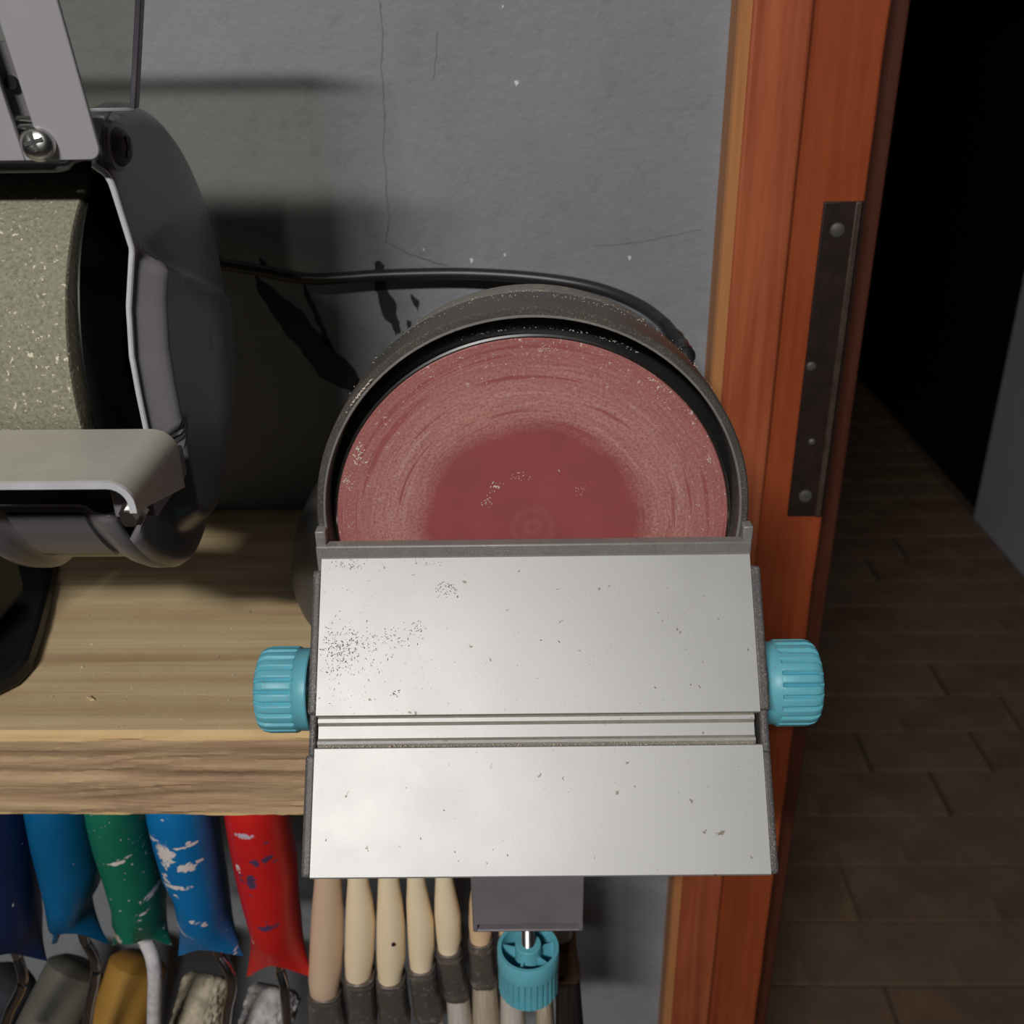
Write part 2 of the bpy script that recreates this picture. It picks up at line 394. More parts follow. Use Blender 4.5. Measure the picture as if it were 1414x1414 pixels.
for poly in ([(517, 363), (524, 360), (531, 366), (531, 385), (536, 403), (545, 415), (547, 432), (552, 445), (553, 460), (546, 463), (541, 448), (531, 440), (524, 420), (518, 400), (518, 380)],
             [(567, 406), (573, 411), (579, 415), (578, 430), (572, 422)], [(562, 442), (568, 443), (570, 456), (563, 458)], [(555, 458), (561, 457), (559, 464), (555, 463)],
             [(358, 356), (363, 360), (370, 370), (365, 371), (360, 364)],
             [(352, 378), (368, 392), (392, 412), (418, 430), (432, 452), (458, 478), (486, 506), (500, 528), (494, 541), (468, 534), (441, 520), (424, 495), (410, 476), (392, 458), (372, 428), (356, 402)],
             [(419, 392), (426, 402), (437, 428), (450, 455), (458, 480), (450, 476), (440, 450), (428, 424), (419, 402)]):
    flat(rough(poly), 'paint_smear', M['smear'])
def crack(pts, wpx=1.0):
    P = []
    for i in range(len(pts)-1):
        for j in range(6):
            t = j/6; P.append((pts[i][0]+(pts[i+1][0]-pts[i][0])*t+random.uniform(-1.3, 1.3), pts[i][1]+(pts[i+1][1]-pts[i][1])*t+random.uniform(-1, 1)))
    P.append(pts[-1]); L = []; Rr = []
    for i, p in enumerate(P):
        a, b = P[max(i-1, 0)], P[min(i+1, len(P)-1)]; dx, dy = b[0]-a[0], b[1]-a[1]; l = math.hypot(dx, dy)+1e-6
        w_ = wpx*random.uniform(.35, .8); L.append((p[0]-dy/l*w_, p[1]+dx/l*w_)); Rr.append((p[0]+dy/l*w_, p[1]-dx/l*w_))
    flat(L+Rr[::-1], 'plaster_crack', M['crack'], .0002)
crack([(524, 0), (529, 40), (527, 90), (531, 150), (529, 205), (534, 260), (537, 300), (533, 335), (570, 352), (618, 368)])
crack([(604, 45), (602, 80), (598, 110)])
crack([(820, 340), (880, 335), (925, 325), (970, 317)], .5)
for (x, y, r_) in ((713, 115, 3.2), (651, 360, 2.6), (869, 356, 2.4), (585, 345, 1.6), (694, 9, 1.8), (697, 352, 1.5), (866, 432, 2.6)):
    flat(rough([(x-r_, y-r_), (x+r_*.7, y-r_*1.3), (x+r_, y), (x+r_*.2, y+r_*1.5)], .6), 'plaster_chip', M['chip'])

# far side of the doorway
FX = 1.357
fl = struct(MB().box((-2.2, -2.4, -H-.05), (3.2, 4.75, -H-.006)).build('floor', M['grout'], None, UP, smooth=False))
tl, tw, gap = .250, .1302, .0035
tile_me = {}
def tile(x0, x1, y0, y1):
    key = (round(x1-x0, 3))
    if key not in tile_me:
        o = MB().box((-(x1-x0)/2, -(y1-y0)/2, -.006), ((x1-x0)/2, (y1-y0)/2, 0)).build('tile', M['tile'], fl, None, bevel=.0015, seg=1, smooth=False)
        tile_me[key] = o.data
    else:
        o = bpy.data.objects.new('tile', tile_me[key]); COL.objects.link(o); o.parent = fl
        md = o.modifiers.new('bevel', 'BEVEL'); md.width = .0015; md.segments = 1
    o.location = ((x0+x1)/2, (y0+y1)/2, random.uniform(-.0008, .0008)); o.rotation_euler = (random.uniform(-.003, .003), random.uniform(-.003, .003), random.uniform(-.004, .004))
k = 0
for rI in range(-2, 23):
    y0 = 1.165+rI*tw
    j0 = .70 if rI % 2 == 0 else .567
    lim0, lim1 = .16+.18*(y0-.9), FX
    for i in range(-4, 5):
        x0 = j0+i*tl+random.uniform(-.01, .01)
        x1 = min(j0+(i+1)*tl, FX)
        if x1 < lim0 or x1-x0 < .03: continue
        tile(x0+gap/2, x1-gap/2, y0+gap/2, y0+tw-gap/2); k += 1
struct(MB().box((FX, YW+.16, -H), (FX+.12, 2.846, 1.05)).build('wall_right', M['wall2'], None, UP, smooth=False))
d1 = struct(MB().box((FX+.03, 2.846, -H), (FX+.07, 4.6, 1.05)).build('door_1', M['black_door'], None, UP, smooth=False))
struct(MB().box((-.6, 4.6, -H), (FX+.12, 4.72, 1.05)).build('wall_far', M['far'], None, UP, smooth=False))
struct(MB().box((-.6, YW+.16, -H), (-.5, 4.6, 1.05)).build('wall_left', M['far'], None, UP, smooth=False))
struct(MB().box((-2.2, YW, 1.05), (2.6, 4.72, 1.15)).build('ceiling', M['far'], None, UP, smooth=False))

# door frame
fr = bpy.data.objects.new('trim_1', None); COL.objects.link(fr); fr.location = (.15, YW, 0); fr['kind'] = 'structure'
fo = (-.15, -YW, H)
zb, zt = -H, .62
MB().box((.1108, .572, zb), (.1415, YW+.01, zt)).build('casing_board', M['casing'], fr, fo, bevel=.0022, seg=3)
MB().prism([(.1048, YW+.01), (.1048, .5790), (.1058, .5765), (.1102, .5722), (.1108, .5722), (.1108, YW+.01)], lambda p: (p[0], p[1], zb), lambda p: (p[0], p[1], zt)).build('casing_edge', M['casing_edge'], fr, fo, bevel=0, smooth=False)['label'] = 'side edge of the casing, coloured pale as lit'
jb = MB()
zs = list(np.linspace(-H, -.285, 90))+[-.2845]
ring = []
def jx(z): return .1824+.00025*math.sin(z*41)+.0002*math.sin(z*97+1)
zz = [z for z in np.linspace(zb, zt, 200)]
rings = [[(.1395, .581, z), (jx(z), .581, z), (jx(z), YW+.06, z), (.1395, YW+.06, z)] for z in zz]
jb.loft(rings).build('jamb_board', M['jamb'], fr, fo, bevel=.0016, seg=2)
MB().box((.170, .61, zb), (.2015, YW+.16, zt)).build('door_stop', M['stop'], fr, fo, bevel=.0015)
z0p, z1p = -.2935, -.1010
pl = MB(); pl.box((.1598, .5795, z0p), (.1818, .5816, z1p)); pl.box((.1798, .5795, z0p), (.1824, .62, z1p))
plate = pl.build('strike_plate', M['iron'], fr, fo, bevel=.0006); plate['label'] = 'blackened iron strike plate let into the frame'
MB().box((.1768, .5786, z0p), (.1806, .5800, z1p)).build('strike_lip', M['lipiron'], plate, fo, bevel=.0008)
for (px, py, rr_) in ((1156, 318, .0042), (1120, 506, .003), (1121, 610, .0022), (1112, 685, .0042)):
    q = onY(px, py, .5795)
    s_ = MB().lathe([(0, rr_), (-.0008, rr_*.9), (-.0014, rr_*.5)], 'Y', q, 20)
    s_.build('plate_screw', M['darkscrew'], plate, fo)

# ------------------------------------------------------------------ shelf
ZS, YS, ZB = -.296, .3703, -.3462
XR = .085
nx, nz = 260, 34
g_ = MB(); grid = []
def wn(x, s): return math.sin(x*s+1.3*math.sin(x*s*.37+s))
for j in range(nz+1):
    z = ZB+(ZS-ZB)*j/nz; row = []
    for i in range(nx+1):
        x = -.75+(XR+.75)*i/nx
        h = .00055*wn(z*1.0+.004*wn(x, 9), 520)+.0004*wn(z+.003*wn(x, 21), 1130)*wn(x, 38)+.0003*random.uniform(-1, 1)
        edge = 0
        if j == nz: edge = .0028
        if j == nz-1: edge = .0010
        if j == 0: edge = .0018
        row.append((x, YS+h+edge, z-(.0004 if j == nz else 0)))
    grid.append(row)
vs = [p for r_ in grid for p in r_]; W1 = nx+1
g_.add(vs, [(j*W1+i, j*W1+i+1, (j+1)*W1+i+1, (j+1)*W1+i) for j in range(nz) for i in range(nx)], 1)
g_.mi = [2 if (k//nx >= nz-3 or k//nx < 2) else 1 for k in range(nz*nx)]
nt = 40; top = []
for j in range(nt+1):
    y = YS+.0028+(YW-.001-YS-.0028)*(j/nt)
    top.append([(-.75+(XR+.75)*i/nx, y, ZS-(.0004 if j == 0 else 0)+.00018*wn(y, 300)) for i in range(nx+1)])
g_.add([p for r_ in top for p in r_], [(j*W1+i, j*W1+i+1, (j+1)*W1+i+1, (j+1)*W1+i) for j in range(nt) for i in range(nx)], 0)
b0, b1 = (-.75, YS+.0018, ZB), (XR, YW-.001, ZB)
g_.add([(-.75, YS+.002, ZB), (XR, YS+.002, ZB), (XR, YW-.001, ZB), (-.75, YW-.001, ZB), (-.75, YS+.002, ZS), (XR, YS+.002, ZS), (XR, YW-.001, ZS), (-.75, YW-.001, ZS)],
       [(0, 3, 2, 1), (1, 2, 6, 5), (2, 3, 7, 6), (3, 0, 4, 7)], 0)
shelf = g_.build('wooden_shelf', [M['plank'], M['plank_front'], M['plank_edge']], None, (0, 0, H), smooth=True)
shelf['label'] = 'thick rough-sawn wooden shelf plank under both machines'; shelf['category'] = 'shelf'

def grains(name, mat, pts, parent, off, nrm=(0, 0, 1), label=None):
    b = MB(); N = Vector(nrm).normalized(); A = N.orthogonal().normalized(); B = N.cross(A)
    for (p, s_) in pts:
        a = random.uniform(0, 6.28); u = (A*math.cos(a)+B*math.sin(a)); v_ = N.cross(u); P = Vector(p)
        l, w_, h_ = s_*random.uniform(.6, 1.8), s_*random.uniform(.3, .6), s_*random.uniform(.3, .6)
        q = [P-u*l-v_*w_*.3, P+u*l*.7-v_*w_, P+u*l+v_*w_*.4, P-u*l*.5+v_*w_]
        b.hexa([tuple(x) for x in q]+[tuple(x*.7+P*.3+N*h_) for x in q])
    o = b.build(name, mat, parent, off, smooth=False); o['kind'] = 'stuff'
    if label: o['label'] = label
    return o
def px_on_shelf(x, y): return onZ(x, y, ZS+.0002)
pts = [(px_on_shelf(x, y), s_) for x, y, s_ in ((256, 891, .0009), (302, 907, .0008), (114, 921, .0013), (127, 890, .0010), (72, 962, .0008), (322, 932, .0008), (250, 993, .0009), (197, 993, .0006), (123, 850, .0006), (182, 950, .0006), (181, 928, .0005), (320, 868, .0006), (388, 795, .0005), (216, 916, .0004))]
pts += [(px_on_shelf(random.uniform(60, 430), 1008-abs(random.gauss(0, 60))), random.uniform(.0002, .0004)) for _ in range(120)]
grains('shelf_dust', M['paledust'], pts, shelf, (0, 0, H))
grains('shelf_splinter', M['plank'], [(px_on_shelf(125, 965), .0024), (px_on_shelf(345, 845), .001)], shelf, (0, 0, H))

# ------------------------------------------------------------------ disc sander (local frame: x along the table, y to the wall, z up, from the disc's centre)
C0 = np.array([-.0006, .3509, -.1816]); yaw = .0126
ys_ = np.array([-math.sin(yaw), math.cos(yaw), 0])
rt = C0+ys_*.1
SD = root('disc_sander', (rt[0], rt[1], ZS), 'grey benchtop disc sander with red abrasive disc and tilted aluminium table clamped to the shelf', 'sander', rz=yaw)
SO = (0, -.1, DZ)
CZ = .0065
# abrasive disc
b = MB(); rings = []
for r_ in (.0006, .01, .03, .05, .07, .0746):
    rings.append([(r_*math.cos(a), .0, r_*math.sin(a)) for a in np.linspace(0, 2*math.pi, 128, endpoint=False)])
rings.append([(.0750*math.cos(a), .0006, .0750*math.sin(a)) for a in np.linspace(0, 2*math.pi, 128, endpoint=False)])
b.loft(rings, True, True)
ad = b.build('abrasive_disc', M['abrasive'], SD, SO); ad['label'] = 'red abrasive paper with a pale worn ring'
MB().lathe([(.0007, .0755), (.0012, .0762), (.006, .0762), (.0065, .0755)], 'Y', (0, 0, 0), 128).build('backing_plate', M['steel'], SD, SO)
# shroud
b = MB(); b.lathe([(.004, .0768), (-.0055, .0776), (-.0062, .0784), (-.0062, .0806), (-.0052, .0812), (.006, .0810), (.020, .0800), (.0235, .0790), (.0245, .0765), (.0245, .02)], 'Y', (0, 0, CZ), 128, caps=False)
b.build('disc_shroud', M['shroud'], SD, SO, angle=25)
MB().lathe([(-.0060, .0776), (-.0066, .0779), (-.0066, .0784), (-.0060, .0787)], 'Y', (0, 0, CZ), 128, caps=False).build('rim_edge', M['bar'], SD, SO)['label'] = 'thin worn bright edge of the shroud'
b = MB(); b.lathe([(.004, .0770), (.022, .0768), (.0225, .0755), (.0226, .01)], 'Y', (0, 0, CZ), 96, caps=True)
b.build('shroud_lining', M['inner'], SD, SO)['label'] = 'black inside of the shroud'
b = MB(); b.lathe([(.024, .0750), (.030, .0772), (.048, .0768), (.054, .0752), (.060, .066), (.062, .056), (.115, .054), (.122, .048), (.124, .02)], 'Y', (0, 0, CZ-.001), 96)
b.build('motor_housing', M['housing'], SD, SO)
# base: lofted foot
def sup(cx, cy, rx, ry, z, n=48, e=3.2):
    o = []
    for k_ in range(n):
        a = 2*math.pi*k_/n; c_, s_ = math.cos(a), math.sin(a)
        o.append((cx+rx*abs(c_)**(2/e)*math.copysign(1, c_), cy+ry*abs(s_)**(2/e)*math.copysign(1, s_), z))
    return o
b = MB(); zf = -DZ
b.loft([sup(-.020, .145, .094, .078, zf, e=2.6), sup(-.020, .145, .103, .084, zf+.004, e=2.6), sup(-.020, .145, .109, .086, zf+.018, e=2.6), sup(-.020, .14, .108, .084, zf+.04, e=2.6), sup(-.018, .13, .098, .078, zf+.066, e=2.6), sup(-.014, .12, .086, .066, zf+.088, e=2.6), sup(-.008, .105, .074, .052, zf+.104), sup(0, .10, .05, .035, zf+.112)])
b.build('motor_base', M['base'], SD, SO, sub=1)
# crossbar and posts
b = MB(); b.box((-.0818, -.0118, -.022), (.0822, -.0068, -.0012))
b.build('crossbar', M['bar'], SD, SO, bevel=.0007)
for x0, x1 in ((-.0818, -.0778), (.0788, .0826)):
    MB().box((x0, -.0105, -.004), (x1, -.005, .0045)).build('crossbar_post', M['bar'], SD, SO, bevel=.0006)
# table
TA = Vector((0, -.012, -.0058)); TD = Vector((0, -.0751, -.0870)).normalized(); TN = Vector((0, TD.z, -TD.y)).normalized()
if TN.z < 0: TN = -TN
def tp(x, s_, h): q = TA+TD*s_+TN*h; return (x, q.y, q.z)
X0, X1, LT = -.0798, .0816, .1149
def tprof(x, prof): return [tp(x, a, h) for a, h in prof]
upper = [(0, -.0072), (0, -.0006), (.0005, 0), (.0586, 0), (.0589, -.0003), (.0592, -.0024), (.0592, -.0072)]
lower = [(.0700, -.0072), (.0700, -.0018), (.0702, -.0003), (.0705, 0), (LT-.0005, 0), (LT, -.0005), (LT, -.0072)]
slot = [(.0588, -.0085), (.0588, -.0024), (.0598, -.0013), (.0612, -.0013), (.0624, -.0030), (.0668, -.0030), (.0678, -.0014), (.0688, -.0012), (.0702, -.0030), (.0703, -.0085)]
def extr(prof, mat, name, parent, x0=X0, x1=X1, bevel=0):
    b = MB(); n = len(prof)
    b.add(tprof(x0, prof)+tprof(x1, prof), [tuple(range(n)), tuple(range(2*n-1, n-1, -1))]+[(i, (i+1) % n, n+(i+1) % n, n+i) for i in range(n)])
    for i in range(n):
        (s0, h0), (s1, h1) = prof[i], prof[(i+1) % n]
        if abs(h1-h0) > .55*abs(s1-s0) and max(h0, h1) < -.0001 and .05 < s0 < .08: b.mi[2+i] = 1
    return b.build(name, [mat, M['alu_slot']], parent, SO, bevel=bevel, smooth=False)
under = [(.001, -.0115), (.001, -.0068), (LT-.001, -.0068), (LT-.001, -.0115)]
tab = extr(under, M['alu'], 'table', SD, X0+.001, X1-.001); tab['label'] = 'tilted satin aluminium work table with a mitre slot'
extr(upper, M['alu'], 'table_plate', tab); extr(lower, M['alu'], 'table_plate', tab)
extr(slot, M['alu'], 'mitre_slot', tab, X0+.0006, X1-.002)
# dust lines along the slot edges
pts = []
for _ in range(520):
    s0 = random.choice([.0686, .0701, .0698]); pts.append((tp(random.uniform(X0+.001, X1-.003), s0+random.gauss(0, .0004), -.0012 if s0 < .0690 else -.0006), random.uniform(.00015, .00032)))
grains('slot_dust', M['paledust'], pts, tab, SO, TN)
# sawdust on the table, from picture clusters
def tpx(px, py):
    r_ = ray(px, py); # to the sander frame
    cy, sy = math.cos(yaw), math.sin(yaw)
    def loc(p): q = np.array(p)-C0; return Vector((q[0]*cy+q[1]*sy, -q[0]*sy+q[1]*cy, q[2]))
    o_ = loc((0, 0, 0)); d_ = loc(r_)-o_
    t_ = (TA-o_).dot(TN)/d_.dot(TN); q = o_+d_*t_; return q
def cluster(cx, cy, sx, sy, n, s0, s1):
    out = []
    for _ in range(n):
        q = tpx(random.gauss(cx, sx), random.gauss(cy, sy))
        s_ = (q-TA).dot(TD)
        if (.0008 < s_ < .058 or .071 < s_ < LT-.001) and X0+.0008 < q.x < X1-.0008: out.append((tuple(q), random.uniform(s0, s1)))
    return out
pts = cluster(478, 900, 24, 20, 260, .00014, .00038)+cluster(465, 892, 12, 14, 90, .0002, .0004)+cluster(545, 882, 22, 6, 50, .00015, .0004)+cluster(575, 868, 8, 5, 22, .0002, .0004)
pts += cluster(616, 813, 9, 6, 46, .0002, .00038)+cluster(480, 781, 14, 3, 40, .00015, .00035)+cluster(590, 776, 20, 4, 26, .00015, .0003)+cluster(500, 800, 50, 30, 60, .0001, .0002)
pts += cluster(548, 958, 4, 3, 12, .0002, .0004)+cluster(480, 965, 20, 8, 16, .0001, .0003)+cluster(520, 950, 60, 40, 80, .00008, .0002)+cluster(740, 980, 220, 170, 150, .00008, .0002)
pts += [(tuple(tpx(x, y)), .00042) for x, y in ((966, 948), (772, 886), (747, 884), (613, 1119), (581, 1158), (633, 1189), (450, 1160), (1033, 897), (701, 1181))]
grains('sawdust', M['dust'], pts, tab, SO, TN)
# end caps
def cap(x0, x1, s0, s1, h0, h1): 
    b = MB(); b.hexa([tp(x0, s0, h1), tp(x1, s0, h1), tp(x1, s1, h1), tp(x0, s1, h1), tp(x0, s0, h0), tp(x1, s0, h0), tp(x1, s1, h0), tp(x0, s1, h0)])
    b.build('end_cap', M['cap'], tab, SO, bevel=.0012, seg=3)
for x0, x1 in ((X0-.0034, X0+.0003), (X1-.0003, X1+.0040)):
    cap(x0, x1, .0045, .0582, -.0008, -.014); cap(x0+.0005, x1-.0005, .0555, .0735, -.0028, -.014); cap(x0-.0002 if x0 < 0 else x0, x1+(.0 if x0 < 0 else -.0008), .0725, LT-.0002, -.0014, -.014)
# trunnions under the table
for x in (-.062, .062):
    b = MB(); pr = [(-.005, -.02), (-.012, -.012), (-.045, -.055), (-.06, -.085), (-.045, -.10), (-.02, -.09), (.03, -.085), (.03, -.03)]
    b.prism(pr, lambda p: (x-.004, p[0], p[1]), lambda p: (x+.004, p[0], p[1])); b.build('trunnion', M['clamp'], SD, SO, bevel=.001)
# side knobs
NR = 22
def knob(name, sgn, xin, xout, cy, cz, R0=.0168):
    L = abs(xout-xin)
    def rib(th, i):
        if i in rib_i: return -.0036*max(0, math.cos(th*NR)-.42)
        return 0
    prof = [(0, R0*.93), (.0005*1, R0*.955), (.0045, R0*.955), (.0052, R0*.985), (.0060, R0), (L-.0045, R0), (L-.0022, R0*.965), (L-.0008, R0*.90), (L, R0*.78), (L, R0*.3)]
    rib_i = (4, 5, 6, 7)
    b = MB(); b.lathe([(xin+sgn*a, r_) for a, r_ in prof], 'X', (0, cy, cz), NR*12, rib)
    return b.build(name, M['knob'], SD, SO, angle=40)
kl = knob('clamp_knob', -1, -.0865, -.1070, -.022, -.0590); kl['label'] = 'ribbed turquoise plastic knob'
kr = knob('clamp_knob', 1, .0880, .1095, -.022, -.0582); kr['label'] = 'ribbed turquoise plastic knob'
MB().lathe([(-.09, .004), (.092, .004)], 'X', (0, -.022, -.0588), 16).build('pivot_rod', M['screwsteel'], SD, SO)
# C clamp under the table
xc = -.0034
b = MB()
yF = -.004      # front face, just ahead of the shelf
zT, zBt = -.105, -.2145
b.box((xc-.0262, yF, zBt+.0046), (xc+.0262, yF+.004, zT))
b.box((xc-.0262, yF, zBt), (xc-.0238, yF+.020, zBt+.0060)).box((xc+.0238, yF, zBt), (xc+.0262, yF+.020, zBt+.0060))
b.box((xc-.0262, yF, zBt), (xc+.0262, yF+.060, zBt+.0014)).box((xc-.0245, yF+.010, zBt+.001), (xc+.0245, yF+.060, zBt+.010))
b.box((xc-.0262, yF+.001, -.112), (xc+.0262, .06, -.104))
cl = b.build('clamp_bracket', M['clamp'], SD, SO, bevel=.0008)
cy_ = yF+.026
zk = -.2545
def scr(zlo, zhi, r_, pitch):
    n_ = int((zhi-zlo)/pitch*2); return [(zlo+(zhi-zlo)*i/n_, r_*(1 if i % 2 else .86)) for i in range(n_+1)]
sw = MB().lathe(scr(zk-.004, -.172, .0034, .0011), 'Z', (xc, cy_, 0), 20).build('clamp_screw', M['screwsteel'], SD, SO, angle=80)
MB().lathe([(-.176, .009), (-.170, .009)], 'Z', (xc, cy_, 0), 24).build('clamp_foot', M['clamp'], SD, SO)
def ribz(th, i): return -.0022*max(0, math.cos(th*30)-.45) if i in (1, 2) else 0
RK = .0160
b = MB(); b.lathe([(zk-.0300, RK*.93), (zk-.0290, RK*.985), (zk-.0125, RK*.985), (zk-.0110, RK), (zk-.0006, RK), (zk, RK*.975), (zk, RK*.87), (zk-.0008, RK*.855), (zk-.017, RK*.84), (zk-.017, RK*.2)], 'Z', (xc, cy_, 0), 360, ribz)
ak = b.build('adjusting_knob', M['knob'], SD, SO, angle=40); ak['label'] = 'turquoise clamp knob, open on top'
MB().lathe([(zk-.018, .0070), (zk+.0004, .0068), (zk+.0022, .0066), (zk+.0022, .003)], 'Z', (xc, cy_, 0), 48).build('knob_hub', M['knob'], ak, SO, bevel=.0003)
for a in (20, 95, 165, 250, 320):
    a = math.radians(a); dx, dy = math.cos(a), math.sin(a); nx_, ny_ = -dy*.0006, dx*.0006
    p = [(xc+dx*.006-nx_, cy_+dy*.006-ny_), (xc+dx*.0138-nx_, cy_+dy*.0138-ny_), (xc+dx*.0138+nx_, cy_+dy*.0138+ny_), (xc+dx*.006+nx_, cy_+dy*.006+ny_)]
    MB().prism(p, lambda q: (q[0], q[1], zk-.017), lambda q: (q[0], q[1], zk-.003)).build('knob_spoke', M['knob'], ak, SO)
# dust clods on the shroud rim and disc
pts = []
for _ in range(420):
    a = math.radians(random.gauss(78, 30)); yy = random.uniform(-.004, .02); rr_ = .0812-.0005
    pts.append(((rr_*math.cos(a), yy, CZ+rr_*math.sin(a)), random.uniform(.00012, .0003)))
for _ in range(90):
    a = math.radians(random.uniform(60, 110)); pts.append((((.0775)*math.cos(a), random.uniform(.0, .004), .0765*math.sin(a)+.002), random.uniform(.00015, .00035)))
for _ in range(40):
    a = math.radians(140+random.gauss(0, 2.5)); pts.append(((.0795*math.cos(a), -.0064, CZ+.0795*math.sin(a)), random.uniform(.0003, .0006)))
grains('rim_dust', M['paledust'], pts, SD, SO, (0, -.3, 1))
pts = []
def dpx(px, py):
    r_ = ray(px, py); cy, sy = math.cos(yaw), math.sin(yaw)
    def loc(p): q = np.array(p)-C0; return Vector((q[0]*cy+q[1]*sy, -q[0]*sy+q[1]*cy, q[2]))
    o_ = loc((0, 0, 0)); d_ = loc(r_)-o_; t_ = (-.0001-o_.y)/d_.y; return o_+d_*t_
for cx, cy, sx, sy, n_, s_ in ((496, 626, 3, 7, 26, .0007), (479, 665, 4, 5, 26, .0005), (685, 672, 5, 3, 16, .0006), (672, 690, 4, 5, 14, .0005), (715, 659, 9, 3, 14, .0004), (800, 676, 6, 5, 18, .0003), (772, 651, 1, 1, 3, .0004), (757, 480, 8, 3, 20, .0004), (900, 525, 4, 2, 10, .0005), (913, 535, 4, 3, 8, .0005), (978, 634, 3, 4, 12, .0005), (930, 548, 8, 6, 18, .0004), (596, 514, 8, 6, 12, .0004), (840, 490, 20, 6, 24, .0003)):
    for _ in range(n_):
        q = dpx(random.gauss(cx, sx), random.gauss(cy, sy))
        if q.length < .0742: pts.append((tuple(q), s_*random.uniform(.4, 1)))
for _ in range(420):
    a = math.radians(random.uniform(0, 180)); rr_ = .0745-abs(random.gauss(0, .007)); pts.append(((rr_*math.cos(a), -.0001, rr_*math.sin(a)), random.uniform(.0001, .00028)))
grains('disc_grit', M['paledust'], pts, ad, SO, (0, -1, 0))

# ------------------------------------------------------------------ power cord
cp = [(-.30, .575, -.15), onY(270, 360, .578), onY(300, 364, .58), onY(350, 372, .583), onY(430, 385, .586), onY(530, 380, .588), onY(640, 378, .588), onY(740, 384, .584), onY(820, 397, .575), onY(880, 420, .56), onY(918, 448, .54), onY(936, 474, .515), onY(947, 492, .492), (.083, .482, -.20), (.086, .470, -.235)]
cb = MB().tube(catmull(cp, 8), .0034, 14)
co_ = root('power_cord', cp[4], 'black rubber power cord running along the wall behind both machines', 'cord')
def rel(p): return (-p[0], -p[1], -p[2])
cb.build('cable', M['cord'], co_, rel(cp[4]))
sr = catmull([cp[10], cp[11], cp[12]], 5)
MB().tube(sr, [.0036]*3+[.0050 if i % 2 else .0042 for i in range(len(sr)-3)], 16).build('strain_relief', M['blackplastic'], co_, rel(cp[4]))

# ------------------------------------------------------------------ bench grinder
GR = root('bench_grinder', (-.30, .42, ZS), 'grey bench grinder with coarse stone wheel, tool rest and clear eye shield', 'grinder')
GO = (.30, -.42, -ZS)
gy, gz = .4015, -.1225
def gp(x, rho, th): return (x, gy+rho*.965*math.cos(th), gz+rho*.965*math.sin(th))
# wheel
b = MB(); prof = [(-.1565, .012), (-.1562, .0722), (-.1568, .0732), (-.190, .0735), (-.1915, .072), (-.1915, .012)]
b.lathe([(x, r_) for x, r_ in prof], 'X', (0, gy, gz), 128); b.build('grinding_wheel', M['wheel'], GR, GO)
MB().lathe([(-.1560, .028), (-.1525, .027), (-.1522, .010), (-.1480, .010), (-.1480, .001)], 'X', (0, gy, gz), 48).build('wheel_flange', M['blackplastic'], GR, GO)
# side cover
YO = .352
A0, A1 = math.radians(122), math.radians(213)
def rmax(th, R):
    th = th % (2*math.pi)
    if A0 < th < A1:
        r1 = (gy-YO)/max(1e-6, -math.cos(th))
        if th > math.radians(203): r1 += (R-r1)*((th-math.radians(203))/(A1-math.radians(203)))**1.5
        return min(R, r1)
    return R
def sstep(a, b_, x): t_ = max(0, min(1, (x-a)/(b_-a))); return t_*t_*(3-2*t_)
def sideX(y, z, rho):
    front = float(np.interp(-z, [.030, .045, .0546, .074, .094, .112, .126, .150, .2], [-.1412, -.1404, -.139, -.1364, -.1412, -.1434, -.1435, -.1430, -.142]))
    k0 = sstep(.352, .43, y)
    x = front*(1-k0)+(-.1362-1.74*rho*rho)*k0
    e = max(0, (rho-.0845)/.006); x -= .004*(1-math.sqrt(max(0, 1-e*e))) if e < 1 else .004
    k_ = sstep(-.0745, -.0795, z+.38*(y-.352))*sstep(.078, .067, rho)*sstep(.3530, .3595, y)
    x += (.0100+(.0028-.0100)*sstep(.36, .45, y))*k_
    return x
NT_, NRR = 160, 40
b = MB(); rings = []
for i in range(NRR+1):
    f = i/NRR; ring = []
    for j in range(NT_):
        th = 2*math.pi*j/NT_; rr_ = rmax(th, .0905)*(f**.8); y, z = gy+rr_*math.cos(th), gz+rr_*math.sin(th)
        ring.append((sideX(y, z, rr_), y, z))
    rings.append(ring)
b.loft(rings, True, False)
gd = b.build('side_cover', M['guard'], GR, GO, solid=.0014, angle=70)
# rolled lip along the opening, coloured bright for the light it catches
lip = []
for j in np.linspace(121, 212, 90):
    th = math.radians(j); rr_ = rmax(th, .0905); y, z = gy+rr_*math.cos(th), gz+rr_*math.sin(th); lip.append((sideX(y, z, rr_)-.0002, y-.0004, z))
MB().tube(lip, .0011, 10).build('cover_edge', M['lip'], gd, GO)['label'] = 'edge of the guard opening, coloured bright as catching light'
# circumference wrap
b = MB(); wrap = [(-.0003, .0925), (-.0020, .0936), (-.0050, .0937), (-.0085, .0925), (-.0115, .0898), (-.0150, .0890), (-.0440, .0890), (-.0470, .0905), (-.0500, .0935), (-.0540, .0935), (-.0580, .088), (-.0620, .078)]
rings = []
ths = [math.radians(a) for a in np.linspace(204, 360+121, 120)]
def rimX(th): y, z = gy+.0905*math.cos(th), gz+.0905*math.sin(th); return sideX(y, z, .0905)
for th in ths: rings.append([gp(rimX(th)+x, r_, th) for x, r_ in wrap])
b.loft(rings, False, False); b.build('guard_wrap', M['guard'], GR, GO, solid=.0016, angle=50)
b = MB(); rings = []
for x, r_ in ((-.206, .085), (-.209, .078), (-.211, .02)):
    rings.append([gp(x, min(r_, rmax(t_, .0905)), t_) for t_ in np.linspace(0, 2*math.pi, 96, endpoint=False)])
b.loft(rings, True, True); b.build('inner_cover', M['guard'], GR, GO)
